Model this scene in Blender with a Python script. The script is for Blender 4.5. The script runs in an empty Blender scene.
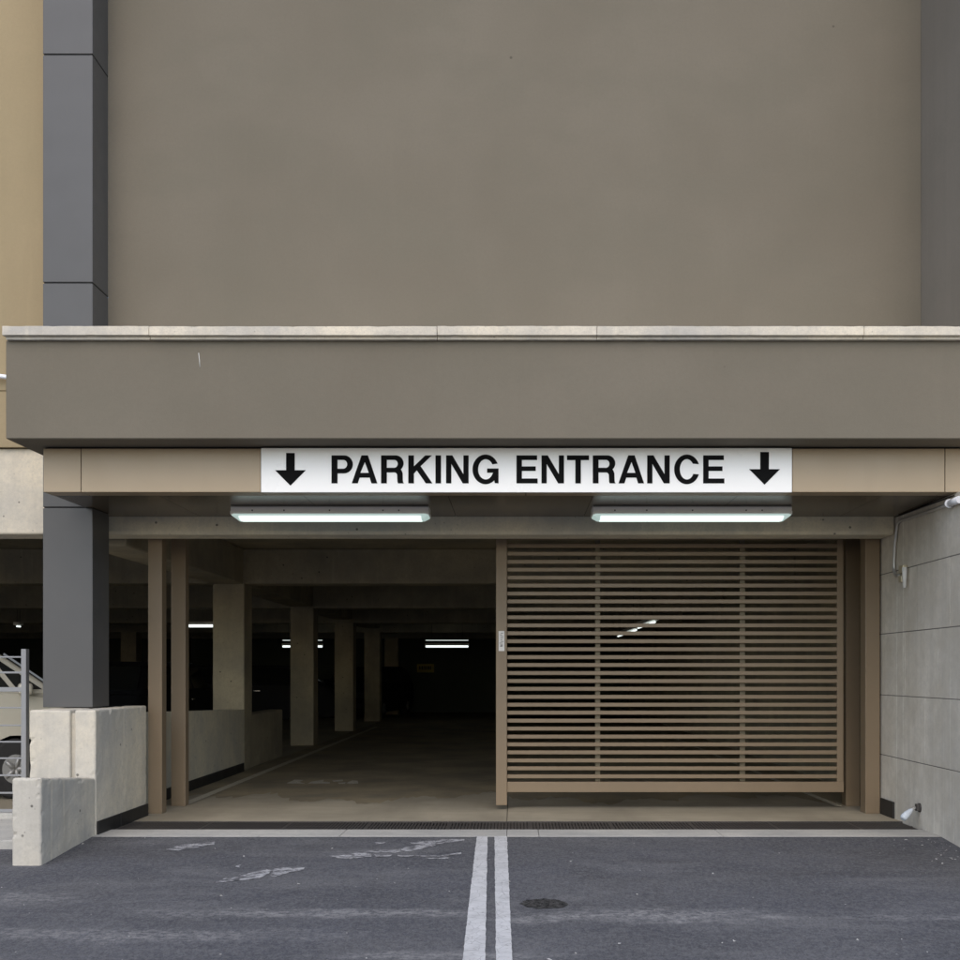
import bpy, bmesh, math, random
from mathutils import Vector, Matrix
random.seed(7)
R = math.radians
sc = bpy.context.scene
COL = sc.collection

# ------------------------------------------------------------------ camera
F = 1100.0            # focal length in photo pixels (photo is 960 wide)
VX, VY = 515.0, 672.0 # vanishing point in the photo
EYE = 1.5
cam_d = bpy.data.cameras.new('camera')
cam = bpy.data.objects.new('camera', cam_d); COL.objects.link(cam)
cam.location = (0, 0, EYE); cam.rotation_euler = (R(90), 0, 0)
cam_d.sensor_width = 36; cam_d.sensor_fit = 'HORIZONTAL'
cam_d.lens = F/960*36
cam_d.shift_x = (480-VX)/960
cam_d.shift_y = (VY-480)/960
cam_d.clip_start = 0.1; cam_d.clip_end = 1000
sc.camera = cam

# ------------------------------------------------------------------ light
SUN_EL, SUN_ROT = 46, 184
w = bpy.data.worlds.new('World'); sc.world = w; w.use_nodes = True
nt = w.node_tree; nt.nodes.clear()
sky = nt.nodes.new('ShaderNodeTexSky'); sky.sky_type = 'NISHITA'; sky.sun_disc = False
sky.sun_elevation = R(SUN_EL); sky.sun_rotation = R(SUN_ROT)
sky.air_density = 1.0; sky.dust_density = 2.0; sky.ozone_density = 1.0
bg = nt.nodes.new('ShaderNodeBackground'); bg.inputs[1].default_value = 0.15
wo = nt.nodes.new('ShaderNodeOutputWorld')
nt.links.new(sky.outputs[0], bg.inputs[0]); nt.links.new(bg.outputs[0], wo.inputs[0])
sd = bpy.data.lights.new('sun', 'SUN'); so = bpy.data.objects.new('sun', sd); COL.objects.link(so)
sd.energy = .5; sd.angle = R(110); sd.color = (1, .95, .86)
dv = Vector((math.cos(R(SUN_EL))*math.sin(R(SUN_ROT)), math.cos(R(SUN_EL))*math.cos(R(SUN_ROT)), math.sin(R(SUN_EL))))
so.rotation_euler = dv.to_track_quat('Z', 'Y').to_euler(); so.location = (-10, -20, 30)
sc.view_settings.view_transform = 'Standard'; sc.view_settings.look = 'None'
sc.view_settings.exposure = 0.72; sc.view_settings.gamma = 1.0
sc.view_settings.use_curve_mapping = False

# ------------------------------------------------------------------ helpers
def PX(px, Y): return (px-VX)*Y/F
def PZ(py, Y): return EYE-(py-VY)*Y/F
SL = 0.069                                   # fall of the street towards the camera
def gz(Y): return 0.0 if Y >= 10.02 else -SL*(10.02-max(Y, 5.5))
def G(px, py):                               # photo pixel -> point on the floor / asphalt
    if py <= 836.2: Y = EYE*F/(py-VY)
    else: Y = (EYE+SL*10.02)/((py-VY)/F+SL)
    return (PX(px, Y), Y)

def tag(o, label=None, cat=None, group=None, kind=None):
    if label: o['label'] = label
    if cat: o['category'] = cat
    if group: o['group'] = group
    if kind: o['kind'] = kind
    return o
def empty(name, loc, label=None, cat=None, group=None, rz=0):
    o = bpy.data.objects.new(name, None); COL.objects.link(o)
    o.location = loc; o.rotation_euler = (0, 0, rz); o.empty_display_size = .2
    return tag(o, label, cat, group)

class MB:
    def __init__(s): s.bm = bmesh.new()
    def box(s, x0, x1, y0, y1, z0, z1, bev=0, seg=2):
        vs = [s.bm.verts.new((x, y, z)) for x in (x0, x1) for y in (y0, y1) for z in (z0, z1)]
        q = [(0,1,3,2),(4,6,7,5),(0,4,5,1),(2,3,7,6),(0,2,6,4),(1,5,7,3)]
        fs = [s.bm.faces.new([vs[i] for i in f]) for f in q]
        if bev:
            es = list({e for f in fs for e in f.edges})
            bmesh.ops.bevel(s.bm, geom=es, offset=bev, segments=seg, affect='EDGES', profile=.5)
        return s
    def face(s, pts):
        s.bm.faces.new([s.bm.verts.new(p) for p in pts]); return s
    def prism(s, pts, d, bev=0):            # pts: planar loop, d: extrusion vector
        d = Vector(d)
        a = [s.bm.verts.new(p) for p in pts]; b = [s.bm.verts.new(Vector(p)+d) for p in pts]
        n = len(pts); fs = [s.bm.faces.new(a[::-1]), s.bm.faces.new(b)]
        for i in range(n): fs.append(s.bm.faces.new((a[i], a[(i+1) % n], b[(i+1) % n], b[i])))
        if bev:
            es = list({e for f in fs for e in f.edges})
            bmesh.ops.bevel(s.bm, geom=es, offset=bev, segments=2, affect='EDGES', profile=.5)
        return s
    def tube(s, pts, r, n=12, cap=True):
        rs = r if isinstance(r, (list, tuple)) else [r]*len(pts)
        P = [Vector(p) for p in pts]; rings = []
        up = None
        for i, p in enumerate(P):
            t = (P[min(i+1, len(P)-1)]-P[max(i-1, 0)]).normalized()
            if up is None:
                up = t.orthogonal().normalized()
            u = (up-t*up.dot(t)).normalized(); v = t.cross(u); up = u
            rings.append([s.bm.verts.new(p+(u*math.cos(2*math.pi*k/n)+v*math.sin(2*math.pi*k/n))*rs[i]) for k in range(n)])
        for a, b in zip(rings, rings[1:]):
            for k in range(n):
                f = s.bm.faces.new((a[k], a[(k+1) % n], b[(k+1) % n], b[k])); f.smooth = True
        if cap:
            s.bm.faces.new(rings[0][::-1]); s.bm.faces.new(rings[-1])
        return s
    def roughen(s, size=.06, amp=.004, chip=.0):
        from mathutils import noise as NZ
        for _ in range(7):
            es = [e for e in s.bm.edges if e.calc_length() > size]
            if not es or len(s.bm.verts) > 60000: break
            bmesh.ops.subdivide_edges(s.bm, edges=es, cuts=1, use_grid_fill=True)
        s.bm.normal_update()
        ns = {v: v.normal.copy() for v in s.bm.verts}
        for v in s.bm.verts:
            d = NZ.noise(v.co*9)*amp+NZ.noise(v.co*31)*amp*.5
            if chip:
                sharp = max((e.calc_face_angle(0) for e in v.link_edges if len(e.link_faces) == 2), default=0)
                if sharp > .25: d -= max(0, NZ.noise(v.co*14)-.22)*chip
            v.co += ns[v]*d
        return s
    def build(s, name, mat, parent=None, org=None, smooth=False):
        bmesh.ops.recalc_face_normals(s.bm, faces=s.bm.faces)
        o0 = Vector(parent_world(parent)) if parent is not None else Vector(org or (0, 0, 0))
        bmesh.ops.translate(s.bm, verts=s.bm.verts, vec=-o0)
        me = bpy.data.meshes.new(name); s.bm.to_mesh(me); s.bm.free()
        me.materials.append(mat)
        if smooth:
            for p in me.polygons: p.use_smooth = True
        o = bpy.data.objects.new(name, me); COL.objects.link(o)
        if parent is not None: o.parent = parent
        else: o.location = o0
        return o
def parent_world(p):
    v = Vector((0, 0, 0))
    while p is not None: v += p.location; p = p.parent
    return v
def copy_tree(o, parent=None):
    c = o.copy(); COL.objects.link(c); c.parent = parent
    for ch in list(o.children): copy_tree(ch, c)
    return c

# ------------------------------------------------------------------ materials
class M:
    def __init__(s, name, rough=.6, metal=0, spec=.5):
        s.m = bpy.data.materials.new(name); s.m.use_nodes = True
        s.nt = s.m.node_tree; s.b = s.nt.nodes['Principled BSDF']
        s.b.inputs['Roughness'].default_value = rough
        s.b.inputs['Metallic'].default_value = metal
        s.b.inputs['Specular IOR Level'].default_value = spec
        s.pos = None
    def N(s, t, **k):
        n = s.nt.nodes.new(t)
        for a, b in k.items():
            if a in n.inputs: n.inputs[a].default_value = b
            else: setattr(n, a, b)
        return n
    def L(s, a, b): s.nt.links.new(a, b)
    def P(s, scale=(1, 1, 1), local=False):
        if s.pos is None:
            if local: s.pos = s.N('ShaderNodeTexCoord').outputs['Object']
            else: s.pos = s.N('ShaderNodeNewGeometry').outputs['Position']
        mp = s.N('ShaderNodeMapping'); mp.inputs['Scale'].default_value = scale
        s.L(s.pos, mp.inputs[0]); return mp.outputs[0]
    def noise(s, sc_, scale=(1, 1, 1), det=5, rough=.6, dist=0):
        n = s.N('ShaderNodeTexNoise', Scale=sc_, Detail=det, Roughness=rough, Distortion=dist)
        s.L(s.P(scale), n.inputs['Vector']); return n.outputs['Fac']
    def ramp(s, fac, a, b, c0=0., c1=1.):
        n = s.N('ShaderNodeMapRange'); n.inputs[1].default_value = a; n.inputs[2].default_value = b
        n.inputs[3].default_value = c0; n.inputs[4].default_value = c1
        s.L(fac, n.inputs[0]); return n.outputs[0]
    def mul(s, a, b):
        n = s.N('ShaderNodeMath', operation='MULTIPLY')
        s.L(a, n.inputs[0])
        if isinstance(b, (int, float)): n.inputs[1].default_value = b
        else: s.L(b, n.inputs[1])
        return n.outputs[0]
    def rgb(s, c):
        n = s.N('ShaderNodeRGB'); n.outputs[0].default_value = (*c, 1); return n.outputs[0]
    def mix(s, f, a, b):
        n = s.N('ShaderNodeMix', data_type='RGBA')
        if isinstance(f, (int, float)): n.inputs[0].default_value = f
        else: s.L(f, n.inputs[0])
        for v, i in ((a, 6), (b, 7)):
            if isinstance(v, tuple): n.inputs[i].default_value = (*v, 1)
            else: s.L(v, n.inputs[i])
        return n.outputs[2]
    def out(s, col):
        if isinstance(col, tuple): s.b.inputs['Base Color'].default_value = (*col, 1)
        else: s.L(col, s.b.inputs['Base Color'])
        return s
    def bump(s, h, strength=.3, dist=.01):
        n = s.N('ShaderNodeBump', Strength=strength, Distance=dist); s.L(h, n.inputs['Height'])
        s.L(n.outputs[0], s.b.inputs['Normal']); return s
def k(c, f): return tuple(min(1, v*f) for v in c)

def painted(name, c, rough=.45, var=.06, spec=.4, metal=0, bump=.05, dirt=.12):
    m = M(name, rough, metal, spec)
    a = m.mix(m.ramp(m.noise(1.3), .3, .7), k(c, 1-var), k(c, 1+var))
    a = m.mix(m.mul(m.ramp(m.noise(5, (1, 1, .12)), .55, .8), dirt), a, k(c, .6))
    m.out(a)
    rn = m.ramp(m.noise(3.1), .3, .7, max(.05, rough-.05), rough+.07); m.L(rn, m.b.inputs['Roughness'])
    if bump: m.bump(m.noise(60), bump, .003)
    return m.m
def concrete(name, c, warm=(1.06, 1.0, .88), streak=.25, pits=.8, rough=.85, blotch=.16, bump=.35):
    m = M(name, rough, 0, .25)
    cw = tuple(a*b for a, b in zip(c, warm))
    a = m.mix(m.ramp(m.noise(1.1, det=6), .35, .65), k(c, 1-blotch), k(cw, 1+blotch))
    a = m.mix(m.mul(m.ramp(m.noise(4.5, (1, 1, .1), 6), .5, .75), streak), a, k(c, .55))
    a = m.mix(m.mul(m.ramp(m.noise(9, (1, 1, .06), 3), .58, .72), streak*.8), a, k(cw, 1.45))
    a = m.mix(m.mul(m.ramp(m.noise(11, det=8, rough=.8), .45, .68), .3), a, k(c, .6))
    a = m.mix(m.mul(m.ramp(m.noise(45, det=6, rough=.8), .45, .65), .3), a, k(c, .62))
    v = m.N('ShaderNodeTexVoronoi', Scale=6., Randomness=1.0); m.L(m.P(), v.inputs['Vector'])
    pit = m.mul(m.ramp(v.outputs['Distance'], .06, .09, 1, 0), m.ramp(m.noise(1.7), .44, .5))
    v2 = m.N('ShaderNodeTexVoronoi', Scale=17., Randomness=1.0); m.L(m.P(), v2.inputs['Vector'])
    pit2 = m.ramp(v2.outputs['Distance'], .08, .14, 1, 0)
    pit2 = m.mul(pit2, m.ramp(m.noise(2.3), .5, .6))
    a = m.mix(m.mul(pit, pits), a, k(c, .12)); a = m.mix(m.mul(pit2, pits*.7), a, k(c, .3))
    m.out(a); m.bump(m.noise(70, det=8, rough=.7), bump, .004)
    return m.m
def plain(name, c, rough=.5, metal=0, spec=.5):
    m = M(name, rough, metal, spec)
    m.out(m.mix(m.ramp(m.noise(6), .3, .7), k(c, .93), k(c, 1.07))); return m.m
def emis(name, c, st, base=(.8, .8, .8)):
    m = M(name, .4); m.out(base)
    m.b.inputs['Emission Color'].default_value = (*c, 1); m.b.inputs['Emission Strength'].default_value = st
    return m.m

def stucco(name, c, bump=.25, streak=1.0):
    m = M(name, .9, 0, .2)
    a = m.mix(m.ramp(m.noise(.45, det=3), .35, .65), k(c, .93), tuple(v*f for v, f in zip(c, (1.05, 1.055, 1.07))))
    a = m.mix(m.mul(m.ramp(m.noise(.9, (1, 1, 1.6), 6, .65), .46, .62), .4), a, tuple(v*f for v, f in zip(c, (.9, .93, .93))))
    a = m.mix(m.mul(m.ramp(m.noise(2.5, (1, 1, .1), 4), .6, .8), .1*streak), a, k(c, 1.25))
    a = m.mix(m.mul(m.ramp(m.noise(1.6, (1, 1, .16), 7, .7), .5, .68), .16*streak), a, k(c, .62))
    a = m.mix(m.mul(m.ramp(m.noise(7, (1, 1, .05), 3, .6), .6, .7), .10*streak), a, k(c, 1.4))
    a = m.mix(m.mul(m.ramp(m.noise(35, det=8, rough=.85), .42, .62), .16), a, k(c, .7))
    v = m.N('ShaderNodeTexVoronoi', Scale=1.1, Randomness=1.0); m.L(m.P(), v.inputs['Vector'])
    a = m.mix(m.mul(m.ramp(v.outputs['Distance'], .012, .02, 1, 0), .7), a, k(c, .4))
    m.out(a); m.bump(m.noise(60, det=8, rough=.85), bump, .012); return m.m

TAUPE = stucco('taupe_stucco', (.188, .165, .126), streak=.3)
TAN = stucco('tan_stucco', (.38, .30, .18))
CHAR = painted('charcoal_cladding', (.087, .0865, .085), .38, .05)
CHARDARK = plain('joint_dark', (.02, .02, .02), .8)
BEIGE = painted('beige_metal', (.385, .30, .195), .33, .04)
BEIGE2 = painted('bronze_paint', (.228, .170, .108), .36, .06, dirt=.25)
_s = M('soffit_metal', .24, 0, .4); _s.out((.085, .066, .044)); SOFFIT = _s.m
COPING = concrete('coping_stone', (.62, .585, .52), streak=.3, pits=.5, blotch=.2, bump=.8)
CONC_L = concrete('pale_concrete', (.62, .585, .51), streak=.5)
CONC_B = concrete('beam_concrete', (.60, .57, .48), streak=.28)
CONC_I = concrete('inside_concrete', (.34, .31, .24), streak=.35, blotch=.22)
CONC_W = concrete('kerb_strip_concrete', (.46, .455, .43), (1.02, 1, .96), pits=.4)
STONEJ = plain('stone_joint', (.16, .15, .135), .9)
WING = stucco('wing_grey_brown', (.23, .205, .17))
RUBBER = painted('black_rubber', (.022, .021, .02), .55, .1, .4)
OLIVE = painted('olive_steel', (.15, .125, .075), .5, .06)
SIGNW = painted('sign_white', (.93, .925, .89), .3, .01, .4, bump=0, dirt=.02)
BLACK = plain('black_vinyl', (.006, .006, .006), .8, 0, .1)
GALV = painted('galvanised_steel', (.55, .55, .53), .4, .08, .5, .6)
GREYP = painted('grey_paint', (.27, .275, .28), .45, .05)
WHITEP = painted('white_enamel', (.72, .72, .68), .4, .04, dirt=.3)
IRON = plain('cast_iron', (.085, .078, .072), .6, .4)

def stone_mat():
    m = M('board_marked_stone', .8, 0, .3); c = (.74, .69, .60)
    a = m.mix(m.ramp(m.noise(.9, det=5), .35, .65), k(c, .88), k(c, 1.1))
    a = m.mix(m.mul(m.ramp(m.noise(2.3, (1, 3.2, .05), 4), .45, .7), .4), a, k(c, .68))
    a = m.mix(m.mul(m.ramp(m.noise(5, (1, 2.4, .02), 2), .62, .68), .5), a, k(c, 1.5))
    a = m.mix(m.mul(m.ramp(m.noise(1.7, det=8, rough=.75), .42, .6), .5), a, (.52, .465, .37))
    a = m.mix(m.mul(m.ramp(m.noise(8, det=8, rough=.85), .45, .62), .4), a, k(c, .66))
    m.out(a); m.bump(m.noise(60, det=8, rough=.7), .3, .004); return m.m
STONE = stone_mat()

def asphalt_mat():
    m = M('asphalt', .85, 0, .3); c = (.078, .081, .097)
    a = m.mix(m.ramp(m.noise(.55, det=5), .35, .65), k(c, .78), k(c, 1.2))
    a = m.mix(m.mul(m.ramp(m.noise(.9, (.6, 1.1, 1), 6, .65, .6),   .46, .66), .45), a, (.16, .158, .16))
    st = m.mul(m.ramp(m.noise(1.3, (.45, 1.2, 1), 8, .7, .4), .5, .62), m.ramp(m.noise(50, det=6, rough=.8), .35, .65))
    a = m.mix(m.mul(st, .5), a, (.33, .325, .325))
    a = m.mix(m.mul(m.ramp(m.noise(1.1, (1, .6, 1), 4), .58, .72), .5), a, (.035, .034, .036))
    a = m.mix(m.mul(m.ramp(m.noise(85, det=5, rough=.85), .42, .58, 1, 0), .6), a, (.022, .022, .024))
    a = m.mix(m.mul(m.ramp(m.noise(70, det=4, rough=.8), .56, .68), .55), a, (.26, .257, .26))
    a = m.mix(m.mul(m.ramp(m.noise(34, (1, .7, 1), 6, .9), .44, .58), .6), a, (.17, .17, .172))
    a = m.mix(m.mul(m.ramp(m.noise(18, (1, .7, 1), 8, .9), .5, .62), .35), a, (.035, .035, .038))
    v = m.N('ShaderNodeTexVoronoi', Scale=5., Randomness=1.0); m.L(m.P((1, 1, .01)), v.inputs['Vector'])
    a = m.mix(m.ramp(v.outputs['Distance'], .02, .035, .7, 0), a, (.45, .43, .41))
    def scuff(cx, cy, rx, ry, col, amt, sc_=(3, .5)):
        nonlocal a
        mp = m.N('ShaderNodeMapping'); mp.inputs['Location'].default_value = (-cx/rx, -cy/ry, 0); mp.inputs['Scale'].default_value = (1/rx, 1/ry, 0)
        m.L(m.pos, mp.inputs[0]); ln = m.N('ShaderNodeVectorMath', operation='LENGTH'); m.L(mp.outputs[0], ln.inputs[0])
        wob = m.N('ShaderNodeMath', operation='ADD'); m.L(ln.outputs['Value'], wob.inputs[0]); m.L(m.ramp(m.noise(2.2, (1, 2, 1), 6, .7), .3, .7, -.5, .5), wob.inputs[1])
        f = m.mul(m.ramp(wob.outputs[0], .35, 1.0, 1, 0), m.ramp(m.noise(20, (.6, 1.1, 1), 9, .9), .46, .56))
        a = m.mix(m.mul(f, amt), a, col)
    pale = (.34, .335, .33)
    for cx, cy, rx, ry, amt in ((.95, 7.55, .95, .22, .75), (-1.3, 7.6, 1.5, .14, .6), (-2.6, 7.1, 1.6, .2, .55), (.1, 7.45, .5, .12, .5), (-.5, 6.7, 1.0, .1, .5), (2.6, 7.5, .9, .08, .4), (-1.2, 9.4, .5, .25, .3), (-3.6, 8.0, .5, .25, .5)):
        scuff(cx, cy, rx, ry, pale, amt)
    for cx, cy, rx, ry, amt in ((1.1, 9.1, .6, .12, .6), (2.4, 8.7, 1.2, .1, .45), (-3.1, 9.4, .9, .3, .4), (-1.9, 9.6, 1.2, .15, .4), (3.2, 9.3, .6, .5, .45)):
        scuff(cx, cy, rx, ry, (.032, .03, .032), amt)
    m.out(a); m.bump(m.noise(190, det=5, rough=.8), .6, .006); return m.m
ASPHALT = asphalt_mat()
def floor_mat():
    m = M('garage_floor', .7, 0, .35); c = (.41, .365, .275)
    # random blotches, streaks and grain all over the floor
    sep = m.N('ShaderNodeSeparateXYZ'); m.L(m.P(), sep.inputs[0])
    a = m.mix(m.ramp(m.noise(.8, det=5), .35, .65), k(c, .8), k(c, 1.12))
    a = m.mix(m.mul(m.ramp(m.noise(1.2, (1, .25, 1), 6), .48, .7), .5), a, k(c, .5))
    a = m.mix(m.mul(m.ramp(m.noise(6, (.2, 1.5, 1), 5), .5, .7), .35), a, k(c, .6))
    a = m.mix(m.mul(m.ramp(m.noise(60, det=6, rough=.75), .4, .7), .3), a, k(c, .6))
    m.out(a); m.bump(m.noise(120, det=6), .3, .003); return m.m
FLOOR = floor_mat()
def paint_mat(name, c, cut0=.5, cut1=.58, under=(.09, .09, .095)):
    m = M(name, .75, 0, .3)
    a = m.mix(m.ramp(m.noise(7, det=4), .3, .7), k(c, .82), k(c, 1.08))
    crack = m.N('ShaderNodeTexVoronoi', Scale=13., feature='DISTANCE_TO_EDGE'); m.L(m.P(), crack.inputs['Vector'])
    a = m.mix(m.ramp(crack.outputs['Distance'], .008, .03, .55, 0), a, k(c, .4))
    a = m.mix(m.ramp(m.noise(24, (.5, 1, 1), 9, .82), cut0, cut1), a, under)
    m.out(a); m.bump(m.noise(190, det=5, rough=.8), .5, .005); return m.m
LINE = paint_mat('road_paint', (.56, .56, .56), .58, .66)
LINE_WORN = paint_mat('worn_road_paint', (.44, .44, .45), .46, .54)
LINE_IN = paint_mat('garage_line_paint', (.62, .57, .45), .6, .7, (.2, .18, .14))
TAR = M('tar_patch', .9, 0, .2); TAR.out(TAR.mix(TAR.ramp(TAR.noise(28, det=8, rough=.85), .42, .6), (.012, .012, .012), (.13, .126, .12)))
TAR.bump(TAR.noise(110, det=4, rough=.8), 1.0, .02); TAR = TAR.m

# ------------------------------------------------------------------ ground
b = MB()
prof = [(-220, -.312), (5.5, -.312), (10.02, 0), (10.03, -.42), (220, -.42)]
xs = [-200, -15, -8, 0, 8, 15, 200]
for (y0, z0), (y1, z1) in zip(prof, prof[1:]):
    for x0, x1 in zip(xs, xs[1:]): b.face([(x0, y0, z0), (x1, y0, z0), (x1, y1, z1), (x0, y1, z1)])
bmesh.ops.remove_doubles(b.bm, verts=b.bm.verts, dist=.001)
tag(b.build('asphalt', ASPHALT), kind='structure')
b = MB(); b.box(-20, 8, 11.04, 41.5, -.3, 0)
tag(b.build('floor', FLOOR), kind='structure')
b = MB()
xx = [-3.85, -1.6, -.075, .22, 1.9, 3.88]
for x0, x1 in zip(xx, xx[1:]): b.box(x0+.002, x1-.002, 10.02, 10.455, -.3, .004, .004, 1)
tag(b.build('kerb_strip', CONC_W), kind='structure')
b = MB(); b.box(-14, -4.095, 9.52, 11.03, -.3, .045, .012); b.box(-14, -4.47, 10.9, 11.1, -.28, .1, .01)
tag(b.build('pavement', CONC_W), kind='structure')
LANE_SHADE = concrete('lane_shade_concrete', (.31, .27, .195), streak=0, pits=0, rough=.75, blotch=.25)  # darker concrete further in, with the fade of daylight put into its colour
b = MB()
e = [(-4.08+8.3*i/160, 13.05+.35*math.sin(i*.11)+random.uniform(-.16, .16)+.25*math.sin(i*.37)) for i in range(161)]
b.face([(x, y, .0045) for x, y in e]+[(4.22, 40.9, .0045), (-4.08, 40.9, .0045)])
tag(b.build('garage_lane_shade', LANE_SHADE), kind='structure')
# floor joint
b = MB(); b.box(-.085, -.079, 11.05, 14, 0, .003)
tag(b.build('floor_joint', RUBBER), kind='structure')

def ragged(poly, jit, sub):
    out = []
    n = len(poly)
    for i in range(n):
        a = Vector(poly[i]); c = Vector(poly[(i+1) % n]); d = (c-a); L_ = d.length
        nn = Vector((-d.y, d.x)).normalized() if L_ > 0 else Vector((0, 0))
        m_ = max(1, int(L_/sub))
        for q in range(m_):
            out.append(a+d*(q/m_)+nn*random.uniform(-jit, jit))
    return out
def decal(bm_, poly, lift, jit=.004, sub=.05):
    pts = ragged(poly, jit, sub)
    bm_.face([(p.x, p.y, gz(p.y)+lift) for p in pts])
# the double line in front of the drain (photo corners)
for i, q in enumerate([((476.8, 836.5), (487.6, 836.5), (484.6, 990), (459, 990)), ((494.5, 836.5), (507, 836.5), (513.6, 990), (496.3, 990))]):
    b = MB(); decal(b, [G(*p) for p in q], .004, .0025)
    tag(b.build('lane_line', LINE), kind='structure')
b = MB(); decal(b, [(-3.79, 12.35), (-3.68, 12.35), (-3.72, 30), (-3.83, 30)], .009)
tag(b.build('lane_line', LINE_IN), kind='structure')
b = MB(); decal(b, [(3.56, 12.2), (3.64, 12.2), (3.64, 27), (3.56, 27)], .009)
tag(b.build('lane_line', LINE_IN), kind='structure')
def strokes(name, lst, mat, jit, sub, lift=.004):
    b = MB()
    for q in lst: decal(b, [G(*p) for p in q], lift+(.005 if q[0][1] < 800 else 0), jit, sub)
    return tag(b.build(name, mat), kind='structure')
strokes('worn_marking', [
    [(329, 856.5), (345, 855), (362, 853), (372, 854), (371, 857), (350, 859.5), (338, 858.5)],
    [(362, 852), (378, 850), (392, 850.5), (420, 845), (441, 840), (465, 839.5), (464, 841.5), (446, 843), (430, 847), (412, 851.5), (395, 853), (376, 853)],
    [(375, 843), (386, 842), (384, 844), (377, 844.4)], [(410, 843), (424, 841.5), (436, 841), (434, 843), (414, 844.5)],
    [(374, 855), (392, 854.5), (390, 857), (376, 857.6)],
    [(397, 855.6), (440, 855.8), (460, 852.8), (462, 854.4), (444, 857.3), (398, 857)], [(425, 858), (450, 857.9), (446, 859.3), (428, 859.4)],
    [(216, 883), (224, 879), (240, 876.5), (250, 873.5), (268, 869.5), (272, 870.5), (264, 877), (252, 880), (234, 881.5)],
    [(274, 869), (290, 867.5), (306, 867.8), (303, 870.3), (288, 873), (276, 877), (270, 876.5)],
    [(166, 850), (182, 845), (216, 842), (214, 845), (196, 848), (178, 851)],
    [(236, 866), (241, 865), (240, 868), (236, 868)]], LINE_WORN, .012, .05)
strokes('worn_marking', [
    [(286, 784), (295, 780.2), (304, 780.6), (299, 782.5), (305, 784.3)], [(308, 784.2), (312, 782), (324, 780.5), (323, 782.2), (330, 782.8), (330, 784.2)],
    [(332, 781.2), (343, 780.2), (343, 781.8), (334, 782.4)], [(338, 783.2), (346, 783), (345, 784.5), (339, 784.6)], [(346, 783.6), (352, 781), (358, 781.4), (358, 784), (350, 784.6)]],
    paint_mat('worn_garage_paint', (.62, .58, .48), .52, .64, (.2, .18, .14)), .006, .05)
b = MB(); pts = []
cx, cy = G(544, 904)
for i in range(40):
    a = i/40*2*math.pi; r_ = 1+random.uniform(-.12, .12)
    pts.append((cx+.165*r_*math.cos(a), cy+.125*r_*math.sin(a)))
b.face([(x, y, gz(y)+.004) for x, y in pts]); tag(b.build('tar_patch', TAR), kind='structure')
# scattered grit
b = MB()
for i in range(120):
    Y = random.uniform(6.4, 10); X_ = random.uniform(-3.9, 3.85); s_ = random.uniform(.003, .009)
    if random.random() < .1: s_ *= 1.8
    if random.random() < .25: Y = random.uniform(9.0, 9.95); X_ = 3.86-abs(random.gauss(0, .25))
    z_ = gz(Y); p_ = [Vector((X_+random.uniform(-1, 1)*s_*1.4, Y+random.uniform(-1, 1)*s_*1.4, z_+random.uniform(0, 1)*s_)) for _ in range(6)]
    vs = [b.bm.verts.new(p) for p in p_]
    bmesh.ops.convex_hull(b.bm, input=vs)
tag(b.build('grit', plain('pale_grit', (.5, .49, .47), .9)), kind='stuff')

# ------------------------------------------------------------------ trench drain
dr = empty('trench_drain', (0, 10.75, 0), 'long dark grated drain set across the driveway before the gate posts', 'drain')
b = MB(); b.box(-3.85, 3.88, 10.46, 11.035, -.3, -.12); b.build('channel', RUBBER, dr)
b = MB(); b.box(-3.85, 3.88, 10.458, 10.478, -.12, .002); b.box(-3.85, 3.88, 11.015, 11.036, -.12, .002)
x = -3.84; i = 0
while x < 3.86:
    wd = .02 if i % 24 else .045
    b.box(x, x+wd, 10.478, 11.015, -.03, -.003); x += wd+.012; i += 1
b.box(-3.85, 3.88, 10.73, 10.745, -.04, -.006)
b.build('grate', IRON, dr)

# ------------------------------------------------------------------ building
bl = empty('parking_building', (0, 11, 0), 'taupe and tan stucco building above the garage, with charcoal pier over dark parking level', 'building')
b = MB(); b.box(-4.07, 4.06, 11.0, 11.3, 3.2, 13); b.build('upper_wall', TAUPE, bl)
b = MB(); b.box(-20, -4.552, 11.05, 11.4, PZ(391, 11.05)+.006, 13); b.box(-20, -4.552, 11.05, 11.4, 3.76, PZ(391, 11.05)-.006)
b.box(-20, -4.6, 11.065, 11.38, 4.0, 5.0)
tag(b.build('side_wall', TAN, bl), 'tan stucco wall left of the charcoal pier')
b = MB(); b.box(4.062, 4.7, 9.75, 11.35, 4.45, 13, .01); b.build('wing_wall', WING, bl)
# clad pier with joints
pr_zs = [1.153, 3.085, 5.25, 7.45, 9.65, 13]
b = MB(); b.box(-4.54, -4.08, 10.61, 11.02, 1.16, 12.98)
core = b.build('pier', CHARDARK, bl); core['label'] = 'tall square charcoal metal clad pier'
b = MB()
for z0, z1 in zip(pr_zs, pr_zs[1:]): b.box(-4.55, -4.07, 10.6, 11.03, z0+.006, z1-.006, .006)
b.build('cladding', CHAR, core)
# small screw dots on the pier
b = MB(); b.box(-14, -4.555, 11.1, 11.5, 2.89, 3.756, .02); b.build('edge_beam', CONC_L, bl)
prof_l = [(11.22, 2.935), (11.25, 2.905), (11.6, 2.905), (11.6, 3.19), (11.22, 3.19)]
b = MB(); b.prism([(-4.5, y, z) for y, z in prof_l], (4.5+3.865, 0, 0)); b.build('lintel_beam', CONC_B, bl)
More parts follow.
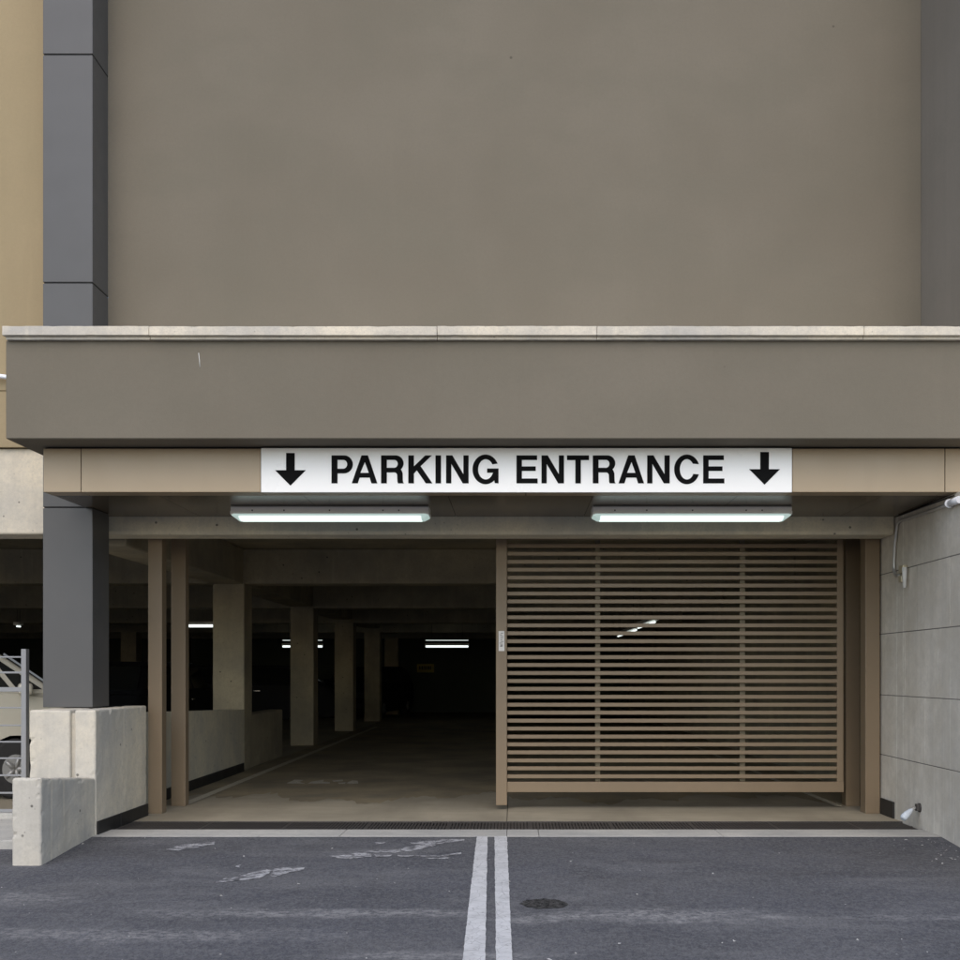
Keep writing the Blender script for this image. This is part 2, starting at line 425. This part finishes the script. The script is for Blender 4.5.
# inside structure
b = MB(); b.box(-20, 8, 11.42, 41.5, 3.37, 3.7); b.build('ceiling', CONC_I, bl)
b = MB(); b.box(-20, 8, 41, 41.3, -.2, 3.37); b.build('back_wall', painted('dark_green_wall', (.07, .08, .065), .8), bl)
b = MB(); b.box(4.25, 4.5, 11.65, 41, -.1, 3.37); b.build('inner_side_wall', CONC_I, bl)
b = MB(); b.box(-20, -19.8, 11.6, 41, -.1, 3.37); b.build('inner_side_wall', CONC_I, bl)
BY = [(16.66, 2.84), (22.4, 2.80), (27.9, 2.74), (33.4, 2.70), (38.6, 2.68)]
for y, z in BY:
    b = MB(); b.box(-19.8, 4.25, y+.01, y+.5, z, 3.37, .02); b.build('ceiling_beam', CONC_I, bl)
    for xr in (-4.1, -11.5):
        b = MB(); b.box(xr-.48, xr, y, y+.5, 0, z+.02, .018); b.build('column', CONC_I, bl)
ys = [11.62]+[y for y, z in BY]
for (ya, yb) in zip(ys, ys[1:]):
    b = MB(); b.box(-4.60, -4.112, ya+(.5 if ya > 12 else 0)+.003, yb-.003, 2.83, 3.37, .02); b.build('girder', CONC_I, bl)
b = MB(); b.box(-4.38, -4.1, 11.64, 16.65, 0, 1.06)
for v in b.bm.verts:
    if v.co.z > .5 and v.co.y > 14: v.co.z = .93
b.build('parapet_wall', CONC_B, bl)
b = MB(); b.box(-4.36, -4.12, 17.17, 19.5, 0, .84, .02); b.build('parapet_wall', CONC_I, bl)
b = MB(); b.box(-4.099, -4.085, 12.3, 16.6, 0, .13); b.build('kickboard', RUBBER, bl)
# yellow notice on the back wall
b = MB(); b.box(PX(417, 40.95), PX(434, 40.95), 40.95, 40.99, PZ(672.5, 40.95), PZ(664, 40.95))
sg = b.build('notice', plain('yellow_plate', (.55, .45, .08), .6), None, (PX(425.5, 40.97), 40.97, PZ(668, 40.97)))
tag(sg, 'small yellow notice on the dark back wall of the garage', 'notice')
b = MB()
x = PX(419, 40.94)
while x < PX(431, 40.94):
    wd = random.uniform(.02, .05); b.box(x, x+wd, 40.935, 40.948, PZ(668, 41)-.06, PZ(668, 41)+.07); x += wd+.025
for o in [b.build('notice_marks', BLACK)]:
    o.parent = sg; o.matrix_parent_inverse = sg.matrix_basis.inverted()

# ------------------------------------------------------------------ canopy
ca = empty('entrance_canopy', (0, 9.33, 3.08), 'deep taupe box canopy with pale stone coping across the garage entrance', 'canopy')
b = MB(); b.box(-4.32, 7, 9.33, 10.98, 3.478, 4.312, .008, 1); b.build('fascia', TAUPE, ca)
cj = [2, 149, 437, 597, 864, 1010, 1150]
b = MB()
for p0, p1 in zip(cj, cj[1:]):
    d = random.uniform(-.004, .004)
    b.box(PX(p0, 9.26)+.0015, PX(p1, 9.26)-.0015, 9.255+d, 10.985, 4.334+d*.6, 4.411+d*.8, .005)
    b.box(PX(p0, 9.26)+.02 if p0 == 2 else PX(p0, 9.26)+.002, PX(p1, 9.26)-.002, 9.29+d, 10.96, 4.308, 4.336)
b.roughen(.04, .0018, .008); b.build('coping', COPING, ca)
b = MB(); b.tube([(PX(198.6, 9.328), 9.329, PZ(353, 9.33)), (PX(199.4, 9.328), 9.329, PZ(360, 9.33)), (PX(199.9, 9.328), 9.329, PZ(367.5, 9.33))], .003, 6); b.build('scratch', WHITEP, ca)
b = MB(); b.box(-4.13, 7, 9.672, 9.9, 3.10, 3.47); backing = b.build('band_backing', CHARDARK, ca)
b = MB()
bj = [(-4.145, PX(81, 9.66)), (PX(81, 9.66), PX(261, 9.66)), (PX(261, 9.66), PX(526, 9.66)), (PX(526, 9.66), PX(792, 9.66)), (PX(792, 9.66), PX(945, 9.66)), (PX(945, 9.66), 7)]
for x0, x1 in bj: b.box(x0+.003, x1-.003, 9.66, 9.86, 3.08, 3.462, .004)
b.build('metal_band', BEIGE, ca)
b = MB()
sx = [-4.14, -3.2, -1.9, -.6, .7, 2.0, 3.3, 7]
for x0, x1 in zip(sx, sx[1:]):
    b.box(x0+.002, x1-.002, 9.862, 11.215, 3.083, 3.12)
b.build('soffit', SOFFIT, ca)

# ------------------------------------------------------------------ sign
YS = 9.63
sn = empty('parking_sign', (PX(526.5, YS), YS, PZ(492.5, YS)), 'long white sign reading PARKING ENTRANCE between two black down arrows', 'sign')
b = MB(); b.box(PX(261, YS), PX(792, YS), YS, 9.658, PZ(492.3, YS), PZ(448, YS), .003); b.build('panel', SIGNW, sn)
def arc(cx, cy, rx, ry, a0, a1, n=14):
    return [(cx+rx*math.cos(R(a0+(a1-a0)*i/n)), cy+ry*math.sin(R(a0+(a1-a0)*i/n))) for i in range(n+1)]
GL = {
 'P': [[(0,0),(0,268),(118,268)]+arc(122,182,83,86,90,-90)[1:]+[(58,96),(58,0)], [(58,140)]+[(58,225),(110,225)]+arc(112,182.5,39,42.5,85,-85)+[(110,140)]],
 'A': [[(0,0),(93,268),(155,268),(245,0),(188,0),(172,55),(75,55),(57,0)], [(82,100),(125,205),(163,100)]],
 'R': [[(0,0),(0,268),(138,268)]+arc(140,192,76,76,88,-50)+[(199,118),(207,96),(209,30),(212,10),(219,0),(162,0),(157,15),(155,62)]+arc(127,74,28,31,-10,90,6)+[(55,105),(55,0)],
       [(55,149),(55,225),(125,225)]+arc(126,187,34,38,85,-85)+[(125,149)]],
 'K': [[(0,0),(0,268),(54,268),(54,163),(163,268),(226,268),(118,165),(231,0),(168,0),(82,124),(54,94),(54,0)]],
 'I': [[(0,0),(0,268),(53,268),(53,0)]],
 'N': [[(0,0),(0,268),(60,268),(166,88),(166,268),(216,268),(216,0),(160,0),(50,186),(50,0)]],
 'T': [[(0,223),(0,268),(211,268),(211,223),(133,223),(133,0),(80,0),(80,223)]],
 'E': [[(0,0),(0,268),(198,268),(198,224),(52,224),(52,162),(185,162),(185,119),(52,119),(52,46),(203,46),(203,0)]],
 'G': [arc(125,134,125,142,24,315,40)+[(214,28),(218,0),(250,0),(250,142),(142,142),(142,101),(202,101)]+[(p[0],p[1]) for p in arc(127,134,73,97,-30,-330,36)]+[(196,184)]],
 'C': [arc(122,134,122,142,21,341,44)+[(182,88)]+arc(122,134,67,98,-30,-330,36)+[(180,184)]],
}
GL['G'][0] = arc(125,134,125,142,23,312,40)+[(214,2),(250,0),(250,142),(140,142),(140,102),(203,102)]+arc(127,134,73,97,-22,-330,36)
GL['C'][0] = arc(122,134,122,142,20.5,340,44)+[(182,90)]+arc(122,134,68,98,-34,-326,36)
place = [('P',331.5),('A',351.8),('R',381.1),('K',408.3),('I',435.5),('N',446.1),('G',472.5),('E',516.5),('N',541.5),('T',567),('R',592.8),('A',618.5),('N',647.2),('C',674.2),('E',703.2)]
def curve_mesh(name, loops, Y, mat, parent):
    cu = bpy.data.curves.new('tmp', 'CURVE'); cu.dimensions = '2D'; cu.fill_mode = 'BOTH'; cu.extrude = .002
    for lp in loops:
        s_ = cu.splines.new('POLY'); s_.points.add(len(lp)-1); s_.use_cyclic_u = True
        for p, q in zip(s_.points, lp): p.co = (q[0], q[1], 0, 1)
    o = bpy.data.objects.new('tmp', cu); COL.objects.link(o)
    dg = bpy.context.evaluated_depsgraph_get(); dg.update()
    me = bpy.data.meshes.new_from_object(o.evaluated_get(dg)); bpy.data.objects.remove(o); bpy.data.curves.remove(cu)
    pw = parent_world(parent)
    for v in me.vertices: v.co = Vector((v.co.x, Y-v.co.z, v.co.y))-pw
    me.name = name; me.materials.clear(); me.materials.append(mat)
    r = bpy.data.objects.new(name, me); COL.objects.link(r); r.parent = parent; return r
YL = YS-.0025
for ch, px in place:
    lp = [[(PX(px+u/9.6, YL), PZ(483.3-v/9.6, YL)) for u, v in loop] for loop in GL[ch]]
    curve_mesh('letter', lp, YL, BLACK, sn)
for x0, y0 in ((290.4, 453), (764.6, 452)):
    q = [(-4.3, 0), (4.3, 0), (4.3, 17.2), (15.4, 17.2), (0, 32.6), (-15.4, 17.2), (-4.3, 17.2)]
    curve_mesh('arrow', [[(PX(x0+a, YL), PZ(y0+c, YL)) for a, c in q]], YL, BLACK, sn)

# ------------------------------------------------------------------ soffit lamps
LENS = emis('lamp_diffuser', (.84, 1.0, .94), .72, (.25, .27, .27))
LENSE = emis('lamp_lens_edge', (.75, 1.0, .94), .26, (.55, .6, .6))
BODYG = painted('lamp_body', (.8, .79, .74), .45, .05, dirt=.3)
def soffit_lamp(px0, px1, py, label):
    Y = 10.45; x0, x1 = PX(px0, Y), PX(px1, Y)
    r = empty('ceiling_lamp', ((x0+x1)/2, Y+.12, 3.083), label, 'lamp', 'strip lamps under the canopy')
    b = MB(); b.prism([(x0, Y+.02, 3.083), (x0, Y, 3.07), (x0, Y, 3.006), (x0, Y+.27, 3.006), (x0, Y+.27, 3.07), (x0, Y+.25, 3.083)], (x1-x0, 0, 0), .003); b.build('housing', BODYG, r)
    pf = [(.006, 3.006), (.010, 2.99), (.03, 2.968), (.07, 2.955), (.13, 2.952), (.19, 2.955), (.23, 2.968), (.252, 2.99), (.256, 3.006)]
    b = MB(); b.prism([(x0+.006, Y+y, z) for y, z in pf], (x1-x0-.012, 0, 0))
    for v in b.bm.verts:
        if min(abs(v.co.x-x0), abs(v.co.x-x1)) < .01:
            pass
    lo = [v for v in b.bm.verts if v.co.z < 2.972]
    for v in lo: v.co.x += .045*(1 if v.co.x < (x0+x1)/2 else -1)
    b.build('lens', LENSE, r)
    pc = [(.011, 2.993), (.027, 2.969), (.068, 2.9525), (.13, 2.949), (.19, 2.9525), (.232, 2.969), (.25, 2.993)]
    b = MB(); b.prism([(x0+.07, Y+y-(.003 if y < .13 else -.003), z) for y, z in pc], (x1-x0-.14, 0, 0), .006); b.build('diffuser', LENS, r)
    for s_, xe in ((1, x0), (-1, x1)):
        b = MB()
        b.box(min(xe-s_*.004, xe+s_*.022), max(xe-s_*.004, xe+s_*.022), Y-.002, Y+.272, 3.0, 3.03, .003)
        b.build('end_cap', BODYG, r)
    for t in (.11, .27, .5, .77, .85):
        xm = x0+(x1-x0)*t; b = MB(); b.box(xm-.006, xm+.006, Y-.003, Y+.02, 3.03, 3.042)
        b.build('clip', IRON, r)
    return r
soffit_lamp(230.5, 428.5, 507, 'left strip lamp under the canopy, over the open driveway lane')
soffit_lamp(593, 792, 506, 'right strip lamp under the canopy, over the slatted gate')

# ------------------------------------------------------------------ garage lamps
TUBE = emis('tube_light', (.9, 1.0, .97), .85)
TUBE_DIM = emis('tube_light_dim', (.9, 1.0, .95), .4)
def garage_lamp(x0, x1, y0, y1, z, label, upper=True, along='x', rod=True):
    r = empty('garage_lamp', ((x0+x1)/2, (y0+y1)/2, z), label, 'lamp', 'hanging tube lamps inside the garage')
    xm, ym = (x0+x1)/2, (y0+y1)/2
    b = MB()
    if along == 'x': b.box(x0, x1, ym-.07, ym+.07, z+.05, z+.11, .01)
    else: b.box(xm-.07, xm+.07, y0, y1, z+.05, z+.11, .01)
    b.build('housing', BODYG, r)
    b = MB()
    if along == 'x': b.tube([(x0+.02, ym, z+.02), (x1-.02, ym, z+.02)], .028)
    else:
        b.tube([(xm, y0+.02, z+.02), (xm, y1-.02, z+.02)], .016)
    b.build('tube', TUBE, r)
    if upper:
        b = MB(); b.tube([(x0+.02, ym, z+.2), (x1-.02, ym, z+.2)], .012); b.build('tube', TUBE_DIM, r)
    for t in (.15, .85):
        b = MB()
        p = (x0+(x1-x0)*t, ym) if along == 'x' else (xm, y0+(y1-y0)*t)
        b.tube([(p[0], p[1], z+.1), (p[0], p[1], 3.37)], .006, 6)
        b.build('hanger_rod', IRON, r)
    return r
Yl = 32.0
garage_lamp(PX(425, Yl), PX(469, Yl), Yl-.05, Yl+.05, PZ(646.5, Yl)-.02, 'twin tube lamp hanging over the far end of the open lane')
garage_lamp(PX(282, Yl), PX(323, Yl), Yl-.05, Yl+.05, PZ(646.5, Yl)-.02, 'twin tube lamp half hidden behind the second concrete column')
garage_lamp(PX(189, 23.5)-.3, PX(225, 23.5), 23.45, 23.55, PZ(626, 23.5)-.02, 'single tube lamp between the left gate posts and first column', False)
garage_lamp(PX(23, 24), PX(26.5, 24), 23.6, 23.8, PZ(627, 24)-.02, 'tiny lamp seen above the beige car', False, 'y')
garage_lamp(2.18, 2.30, 17.6, 20.0, PZ(622, 17.6)-.02, 'nearer tube lamp seen through the slats of the gate', False, 'y')
garage_lamp(2.28, 2.40, 21.2, 25.0, PZ(630, 21.2)-.02, 'farther tube lamp seen through the slats of the gate', False, 'y')

# ------------------------------------------------------------------ posts and gate
def post(x0, x1, y0, dep, label):
    b = MB(); b.box(x0, x1, y0, y0+dep, 0, 3.36, .006)
    o = b.build('gate_post', BEIGE2, None, ((x0+x1)/2, y0+dep/2, 0)); return tag(o, label, 'post', 'bronze posts of the sliding gate')
post(PX(148, 11.64), PX(162, 11.64), 11.64, .15, 'bronze steel post nearest the left concrete wall, in front of its pair')
post(PX(171, 12.3), PX(185.5, 12.3), 12.3, .13, 'bronze steel post just behind and right of the leftmost post')
post(PX(865.5, 11.64), PX(880, 11.64), 11.64, .18, 'bronze steel post right beside the pale stone wall')
post(PX(846, 12.3), PX(860, 12.3), 12.3, .16, 'shaded bronze post between the slatted gate and the rightmost post')
ga = empty('sliding_gate', (1.7, 12.03, 0), 'bronze slatted sliding gate closed across the right half of the entrance', 'gate')
YG = 12.0
gx0, gx1, gx2, gx3 = PX(496, YG), PX(507, YG), PX(837, YG), PX(843.5, YG)
b = MB(); b.box(gx0, gx1, YG-.03, YG+.07, .05, 3.05, .005); st = b.build('stile', BEIGE2, ga)
b = MB(); b.box(gx2, gx3, YG-.0, YG+.06, .19, 3.05, .004); b.build('stile', BEIGE2, ga)
b = MB(); b.box(gx1+.001, gx3+.001, YG-.012, YG+.07, .19, .302, .004); b.build('bottom_rail', BEIGE2, ga)
b = MB(); b.box(gx1+.001, gx2-.001, YG-.008, YG+.07, 2.99, 3.05, .004); b.build('top_rail', BEIGE2, ga)
b = MB()
for i in range(31):
    z = .362+.0867*i+random.uniform(-.001, .001); b.box(gx1+.001, gx2-.001, YG, YG+.028, z-.0212, z+.0212, .003, 1)
b.build('slats', BEIGE2, ga)
for pa, pb in ((595.5, 600.5), (740.5, 746)):
    b = MB(); b.box(PX(pa, YG), PX(pb, YG), YG+.045, YG+.09, .303, 2.989, .003); b.build('mullion', OLIVE, ga)
YT = YG-.034
b = MB(); x0, x1, z0, z1 = PX(498.6, YT), PX(504.4, YT), PZ(651, YT), PZ(631, YT)
b.box(x0, x1, YT, YG-.031, z0, z1, .0)
pl = b.build('label_plate', plain('label_white', (.75, .72, .68), .4), ga)
b = MB(); z = z1-.02
for i in range(9):
    wd = random.uniform(.015, .035); xm = (x0+x1)/2+random.uniform(-.006, .006)
    b.box(xm-wd/2, xm+wd/2, YT-.001, YT, z-.007, z); z -= .018
b.box((x0+x1)/2-.012, (x0+x1)/2+.012, YT-.002, YT-.0005, z0+.05, z0+.062)
o = b.build('print', plain('label_print', (.2, .19, .18), .5)); o.parent = pl; o.location = -parent_world(pl)

# ------------------------------------------------------------------ concrete barrier walls left
cw = empty('concrete_wall', (-4.1, 10.1, 0), 'pale concrete wall with a vertical groove carrying the charcoal pier', 'wall')
b = MB()
zt = 1.15
b.box(PX(29, 10.1), PX(70, 10.1), 10.1, 11.0, -.1, zt, .018)
b.box(PX(74.5, 10.1), -3.85, 10.1, 11.5, -.1, zt, .018)
b.box(PX(69, 10.1), PX(75.5, 10.1), 10.14, 11.0, -.08, zt-.03)
b.roughen(.05, .003, .03); b.build('wall_body', CONC_L, cw)
for y0, y1 in ((10.12, 10.69), (10.705, 11.5)):
    b = MB(); b.box(-3.849, -3.832, y0, y1, -.01, .125, .003); b.build('kickboard', RUBBER, cw)
b = MB()
b.box(PX(11.5, 8.94), -3.852, 8.94, 10.095, -.35, .64)
for v in b.bm.verts:
    if v.co.z > 0 and v.co.y > 10: v.co.z = .53
bmesh.ops.bevel(b.bm, geom=list(b.bm.edges), offset=.022, segments=3, affect='EDGES', profile=.5)
b.roughen(.04, .003, .03)
tag(b.build('low_wall', CONC_L, None, (-3.97, 9.5, -.05)), 'short low concrete wall stepping down in front of the grooved wall', 'wall')

# ------------------------------------------------------------------ right stone wall
sw = empty('stone_wall', (4.2, 9.5, 0), 'pale stone panelled wall along the right side of the driveway', 'wall')
b = MB()
zj = [-.45, .627, 1.258, 1.90, 2.53, 3.08]
yj = [7.9, 12.0]
for i, (z0, z1) in enumerate(zip(zj, zj[1:])):
    cuts = [7.9]+sorted(3.88*F/(p-VX) for p in [(954,), (925, 1010), (905, 938, 1000), (917, 950), (928, 990)][i])+[11.9]
    for ya, yb in zip(cuts, cuts[1:]): b.box(3.88+random.uniform(0, .0015), 4.5, ya+.0015, yb-.0015, z0+.003, z1-.003, .003, 1)
b.build('panels', STONE, sw)
b = MB(); b.box(3.8825, 4.48, 7.92, 11.88, -.45, 3.07); b.build('joint_fill', STONEJ, sw)
b = MB(); b.box(3.862, 3.88, 11.24, 11.63, 0, .17, .003); b.build('kickboard', RUBBER, sw)

# conduit on the stone wall
cd = empty('conduit', (3.86, 11.1, 2.5), 'thin grey metal conduit bending down the stone wall to two small fittings', 'conduit')
b = MB()
pts = [(3.86, 9.66, 2.99), (3.86, 10.3, 3.0), (3.86, 11.0, 3.015), (3.86, 11.09, 3.0), (3.86, 11.13, 2.93)]
pts += [(3.855, 11.16, 2.8), (3.855, 11.19, 2.62)]+[(3.855, 11.19-.1*(1-math.cos(R(a))), 2.56-.09*math.sin(R(a))) for a in (0, 30, 60, 90)]+[(3.855, 10.98, 2.468)]
b.tube(pts, .016, 10); b.build('pipe', GALV, cd)
FIT = painted('brassy_fitting', (.62, .56, .40), .45, .1, .5, .4)
b = MB(); b.box(3.83, 3.878, 10.87, 10.99, 2.48, 2.56, .008); b.build('fitting', FIT, cd)
b = MB(); b.box(3.82, 3.878, 10.88, 10.97, 2.39, 2.46, .008); b.build('fitting', FIT, cd)
b = MB(); b.tube([(3.835, 10.83, 2.53), (3.835, 10.83, 2.48), (3.835, 10.83, 2.33)], [.024, .024, .017], 12); b.build('handle', WHITEP, cd)
b = MB(); b.tube([(3.87, 11.1, 3.075), (3.87, 9.7, 3.055)], .006, 6); b.build('cable', RUBBER, cd)
b = MB(); b.tube([(3.84, 9.72, 2.99), (3.84, 9.62, 2.99), (3.84, 9.5, 2.99)], [.026, .032, .032], 16)
b.tube([(3.84, 9.72, 2.99), (3.84, 9.74, 2.99)], .04, 16)
cf = b.build('pipe_joint', plain('white_plastic', (.75, .76, .78), .35), None, (3.84, 9.6, 2.99))
tag(cf, 'white round plastic pipe joint high on the stone wall at the right edge', 'pipe joint')

# wall stop near the ground
ds = empty('wall_bracket', (3.88, 10.54, .2), 'small metal arm with pale rubber end low on the stone wall by the drain', 'bracket')
b = MB(); b.tube([(3.88, 10.54, .2), (3.868, 10.54, .2)], [.045, .042], 16); b.box(3.84, 3.87, 10.51, 10.57, .17, .235, .006); b.build('flange', IRON, ds)
b = MB(); b.tube([(3.85, 10.54, .2), (3.81, 10.53, .19), (3.79, 10.52, .178)], .013, 10); b.build('stem', GALV, ds)
b = MB(); b.tube([(3.80, 10.525, .184), (3.785, 10.52, .175), (3.74, 10.5, .14), (3.70, 10.48, .11), (3.69, 10.475, .10)], [.014, .022, .034, .036, .02], 14); b.build('rubber_end', plain('pale_rubber', (.6, .66, .72), .5), ds)

# pipe on tan wall
b = MB(); b.tube([(-5.6, 10.98, 4.52), (-5.05, 10.98, 4.44), (-4.95, 10.98, 4.415), (-4.6, 10.98, 4.37)], .022, 12)
b.tube([(-5.3, 10.98, 4.477), (-5.3, 11.06, 4.477)], .012, 8)
tag(b.build('white_pipe', plain('white_plastic_pipe', (.8, .82, .85), .35), None, (-5.05, 10.98, 4.45)), 'short white pipe on the tan wall at the left edge', 'pipe')
# loose mortar lump under the canopy corner
b = MB()
for i in range(16):
    c = Vector((random.uniform(-4.62, -4.555), 11.085, random.uniform(3.6, 3.72))); s_ = random.uniform(.012, .03)
    vs = [b.bm.verts.new(c+Vector((random.uniform(-1, 1), random.uniform(-.5, .6), random.uniform(-1, 1)))*s_) for _ in range(8)]
    bmesh.ops.convex_hull(b.bm, input=vs)
b.build('mortar_patch', plain('mortar', (.62, .6, .56), .9), bl)

# ------------------------------------------------------------------ rail fence left
YF = 10.95
fe = empty('rail_fence', (-6, YF, .045), 'grey steel rail fence in front of the beige car', 'fence')
b = MB(); b.box(PX(21, YF), PX(26, YF), YF, YF+.075, .045, PZ(649, YF), .003); b.build('post', GREYP, fe)
b = MB(); b.box(PX(21, YF)-3.0, PX(26, YF)-3.0, YF, YF+.075, .045, PZ(649, YF), .003); b.build('post', GREYP, fe)
for y_, h_ in ((657, .016), (672.5, .02), (689.5, .045), (707.8, .016), (725.5, .016), (742, .016), (758.5, .016), (775.6, .018), (793.2, .018), (811, .03)):
    z = PZ(y_, YF); b = MB(); b.box(PX(21, YF)-2.945, PX(21, YF)-.001, YF+.02, YF+.02+max(.02, h_*.6), z-h_/2, z+h_/2, .003, 1); b.build('rail', GREYP, fe)

# ------------------------------------------------------------------ cars
def car_paint(name, c):
    m = M(name, .28, .1, .5); m.out(m.mix(m.ramp(m.noise(3), .3, .7), k(c, .97), k(c, 1.03)))
    m.b.inputs['Coat Weight'].default_value = .6; m.b.inputs['Coat Roughness'].default_value = .05; return m.m
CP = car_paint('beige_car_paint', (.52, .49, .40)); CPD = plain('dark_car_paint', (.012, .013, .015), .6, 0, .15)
GLS = plain('car_glass', (.012, .014, .015), .05, 0, .8)
TYRE = plain('tyre_rubber', (.02, .02, .02), .8); RIM = plain('alloy', (.30, .30, .29), .35, .3)
CHROME = plain('chrome', (.7, .7, .7), .12, 1); TRIM = plain('black_trim', (.02, .02, .02), .5)
LAMPG = plain('lamp_glass', (.3, .31, .31), .3, 0, .8); REDG = plain('red_glass', (.35, .02, .02), .2, 0, .7)
def make_car(paint):
    """car faces +X, centre of wheelbase at origin"""
    r = empty('parked_car', (0, 0, 0))
    def wheelarc(cx, a=.37): return [(cx+a*math.cos(R(t)), .33+a*math.sin(R(t))) for t in range(180, -1, -20)]
    low = [(-2.25, .32), (-1.83, .24)]+wheelarc(-1.45)+[(-1.0, .2), (.95, .2)]+wheelarc(1.4)+[(1.83, .24), (2.22, .3), (2.3, .5), (2.28, .78), (2.18, .98), (2.0, 1.12), (1.4, 1.2), (-2.2, 1.18), (-2.3, .9), (-2.3, .5)]
    W = .9
    b = MB(); bm = b.bm
    rings = []
    for y, ins in ((-W, .06), (-W+.05, 0.), (-W+.0501, 0.), (W-.0501, 0.), (W-.05, 0.), (W, .06)):
        pass
    secs = [(-W+.0, .05), (-W-.0+.05, .0), (W-.05, .0), (W, .05)]
    for y, ins in secs:
        ring = []
        for x, z in low:
            zz = z-(ins if z > .9 else (-ins*.6 if z < .3 else 0)); xx_ = x-(ins if x > 2 else (-ins if x < -2 else 0))
            ring.append(bm.verts.new((xx_, y, zz)))
        rings.append(ring)
    n = len(low)
    for a, c in zip(rings, rings[1:]):
        for i in range(n): bm.faces.new((a[i], a[(i+1) % n], c[(i+1) % n], c[i]))
    bm.faces.new(rings[0][::-1]); bm.faces.new(rings[-1])
    body = b.build('body', paint, r)
    # cabin
    gh = [(1.95, 1.14), (1.2, 1.6), (.95, 1.68), (-1.7, 1.68), (-1.95, 1.60), (-2.25, 1.15)]
    b = MB(); bm = b.bm; a, c = [], []
    for x, z in gh:
        ww = .88-.2*(z-1.14)/.54; a.append(bm.verts.new((x, -ww, z))); c.append(bm.verts.new((x, ww, z)))
    bm.faces.new(a); bm.faces.new(c[::-1])
    for i in range(len(gh)): bm.faces.new((a[i], c[i], c[(i+1) % 6], a[(i+1) % 6]))
    bmesh.ops.bevel(bm, geom=list(bm.edges), offset=.035, segments=3, affect='EDGES', profile=.5)
    b.build('cabin', paint, r, smooth=False)
    for s_ in (-1, 1):
        for q in ([(1.35, 1.2), (1.02, 1.56), (.85, 1.6), (.0, 1.6), (.0, 1.2)], [(1.72, 1.2), (1.42, 1.2), (1.14, 1.52), (1.2, 1.52)], [(-.08, 1.19), (-.08, 1.6), (-.95, 1.6), (-.95, 1.19)], [(-1.03, 1.19), (-1.03, 1.6), (-1.75, 1.58), (-2.05, 1.2)]):
            b = MB(); pts = []
            for x, z in q:
                ww = (.88-.2*(z-1.14)/.54+.004)*s_; pts.append((x, ww, z))
            b.prism(pts, (0, s_*.006, 0)); b.build('side_window', GLS, r)
    b = MB(); b.prism([(1.89, -.8, 1.19), (1.89, .8, 1.19), (1.26, .66, 1.58), (1.26, -.66, 1.58)], (.012, 0, .02)); b.build('windscreen', GLS, r)
    b = MB(); b.prism([(-2.235, -.78, 1.2), (-2.235, .78, 1.2), (-1.985, .66, 1.57), (-1.985, -.66, 1.57)], (-.012, 0, .01)); b.build('rear_window', GLS, r)
    for cx in (-1.45, 1.4):
        for s_ in (-1, 1):
            w_ = empty('wheel', (cx, s_*.8, .33)); w_.parent = r
            b = MB(); b.tube([(0, -.11, 0), (0, -.09, 0), (0, .09, 0), (0, .11, 0)], [.30, .33, .33, .30], 28)
            t_ = b.build('tyre', TYRE); t_.parent = w_
            b = MB(); y_ = s_*.112
            b.tube([(0, y_-s_*.03, 0), (0, y_, 0)], [.16, .16], 24)
            for q in range(5):
                a_ = q*2*math.pi/5; b.tube([(0, y_, 0), (.15*math.cos(a_), y_+s_*.004, .15*math.sin(a_))], [.035, .02], 8)
            t_ = b.build('rim', RIM); t_.parent = w_
    for s_ in (-1, 1):
        b = MB(); b.box(2.02, 2.29, s_*.72-.15, s_*.72+.15, .72, .9, .04); b.build('headlight', LAMPG, r)
        b = MB(); b.box(-2.315, -2.2, s_*.76-.11, s_*.76+.11, .8, 1.1, .03); b.build('tail_light', REDG, r)
        b = MB(); b.box(1.42, 1.6, s_*.99-.1, s_*.99+.1, 1.14, 1.27, .04, 3); b.build('mirror', paint, r)
        b = MB(); b.box(.05, .22, s_*.905-.012, s_*.905+.012, .98, 1.01, .006); b.build('door_handle', CHROME, r)
        b = MB(); b.box(-.95, -.78, s_*.905-.012, s_*.905+.012, .98, 1.01, .006); b.build('door_handle', CHROME, r)
    b = MB(); b.box(2.2, 2.315, -.5, .5, .68, .84, .02); b.build('grille', TRIM, r)
    b = MB(); b.box(2.25, 2.31, -.7, .7, .34, .5, .02); b.build('air_intake', TRIM, r)
    for s_ in (-1, 1):
        for x in (.98, -.04, -1.0):
            b = MB(); b.box(x-.004, x+.004, s_*.9-.003, s_*.9+.003, .28, 1.12); b.build('door_seam', TRIM, r)
    return r
car = make_car(CP)
car.location = (-7.42, 13.2, .0); car.scale = (.9, 1.0, 1.08); car.rotation_euler = (0, 0, R(27))
tag(car, 'beige car parked behind the grey rail fence at the left edge', 'car')
def dark_car(loc, rz, label):
    c = copy_tree(car); c.location = loc; c.rotation_euler = (0, 0, rz); c.scale = (1, 1, 1)
    for ch in c.children:
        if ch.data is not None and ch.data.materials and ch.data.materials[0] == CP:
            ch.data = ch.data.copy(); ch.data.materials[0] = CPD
    tag(c, label, 'car', 'dark cars inside the garage'); return c
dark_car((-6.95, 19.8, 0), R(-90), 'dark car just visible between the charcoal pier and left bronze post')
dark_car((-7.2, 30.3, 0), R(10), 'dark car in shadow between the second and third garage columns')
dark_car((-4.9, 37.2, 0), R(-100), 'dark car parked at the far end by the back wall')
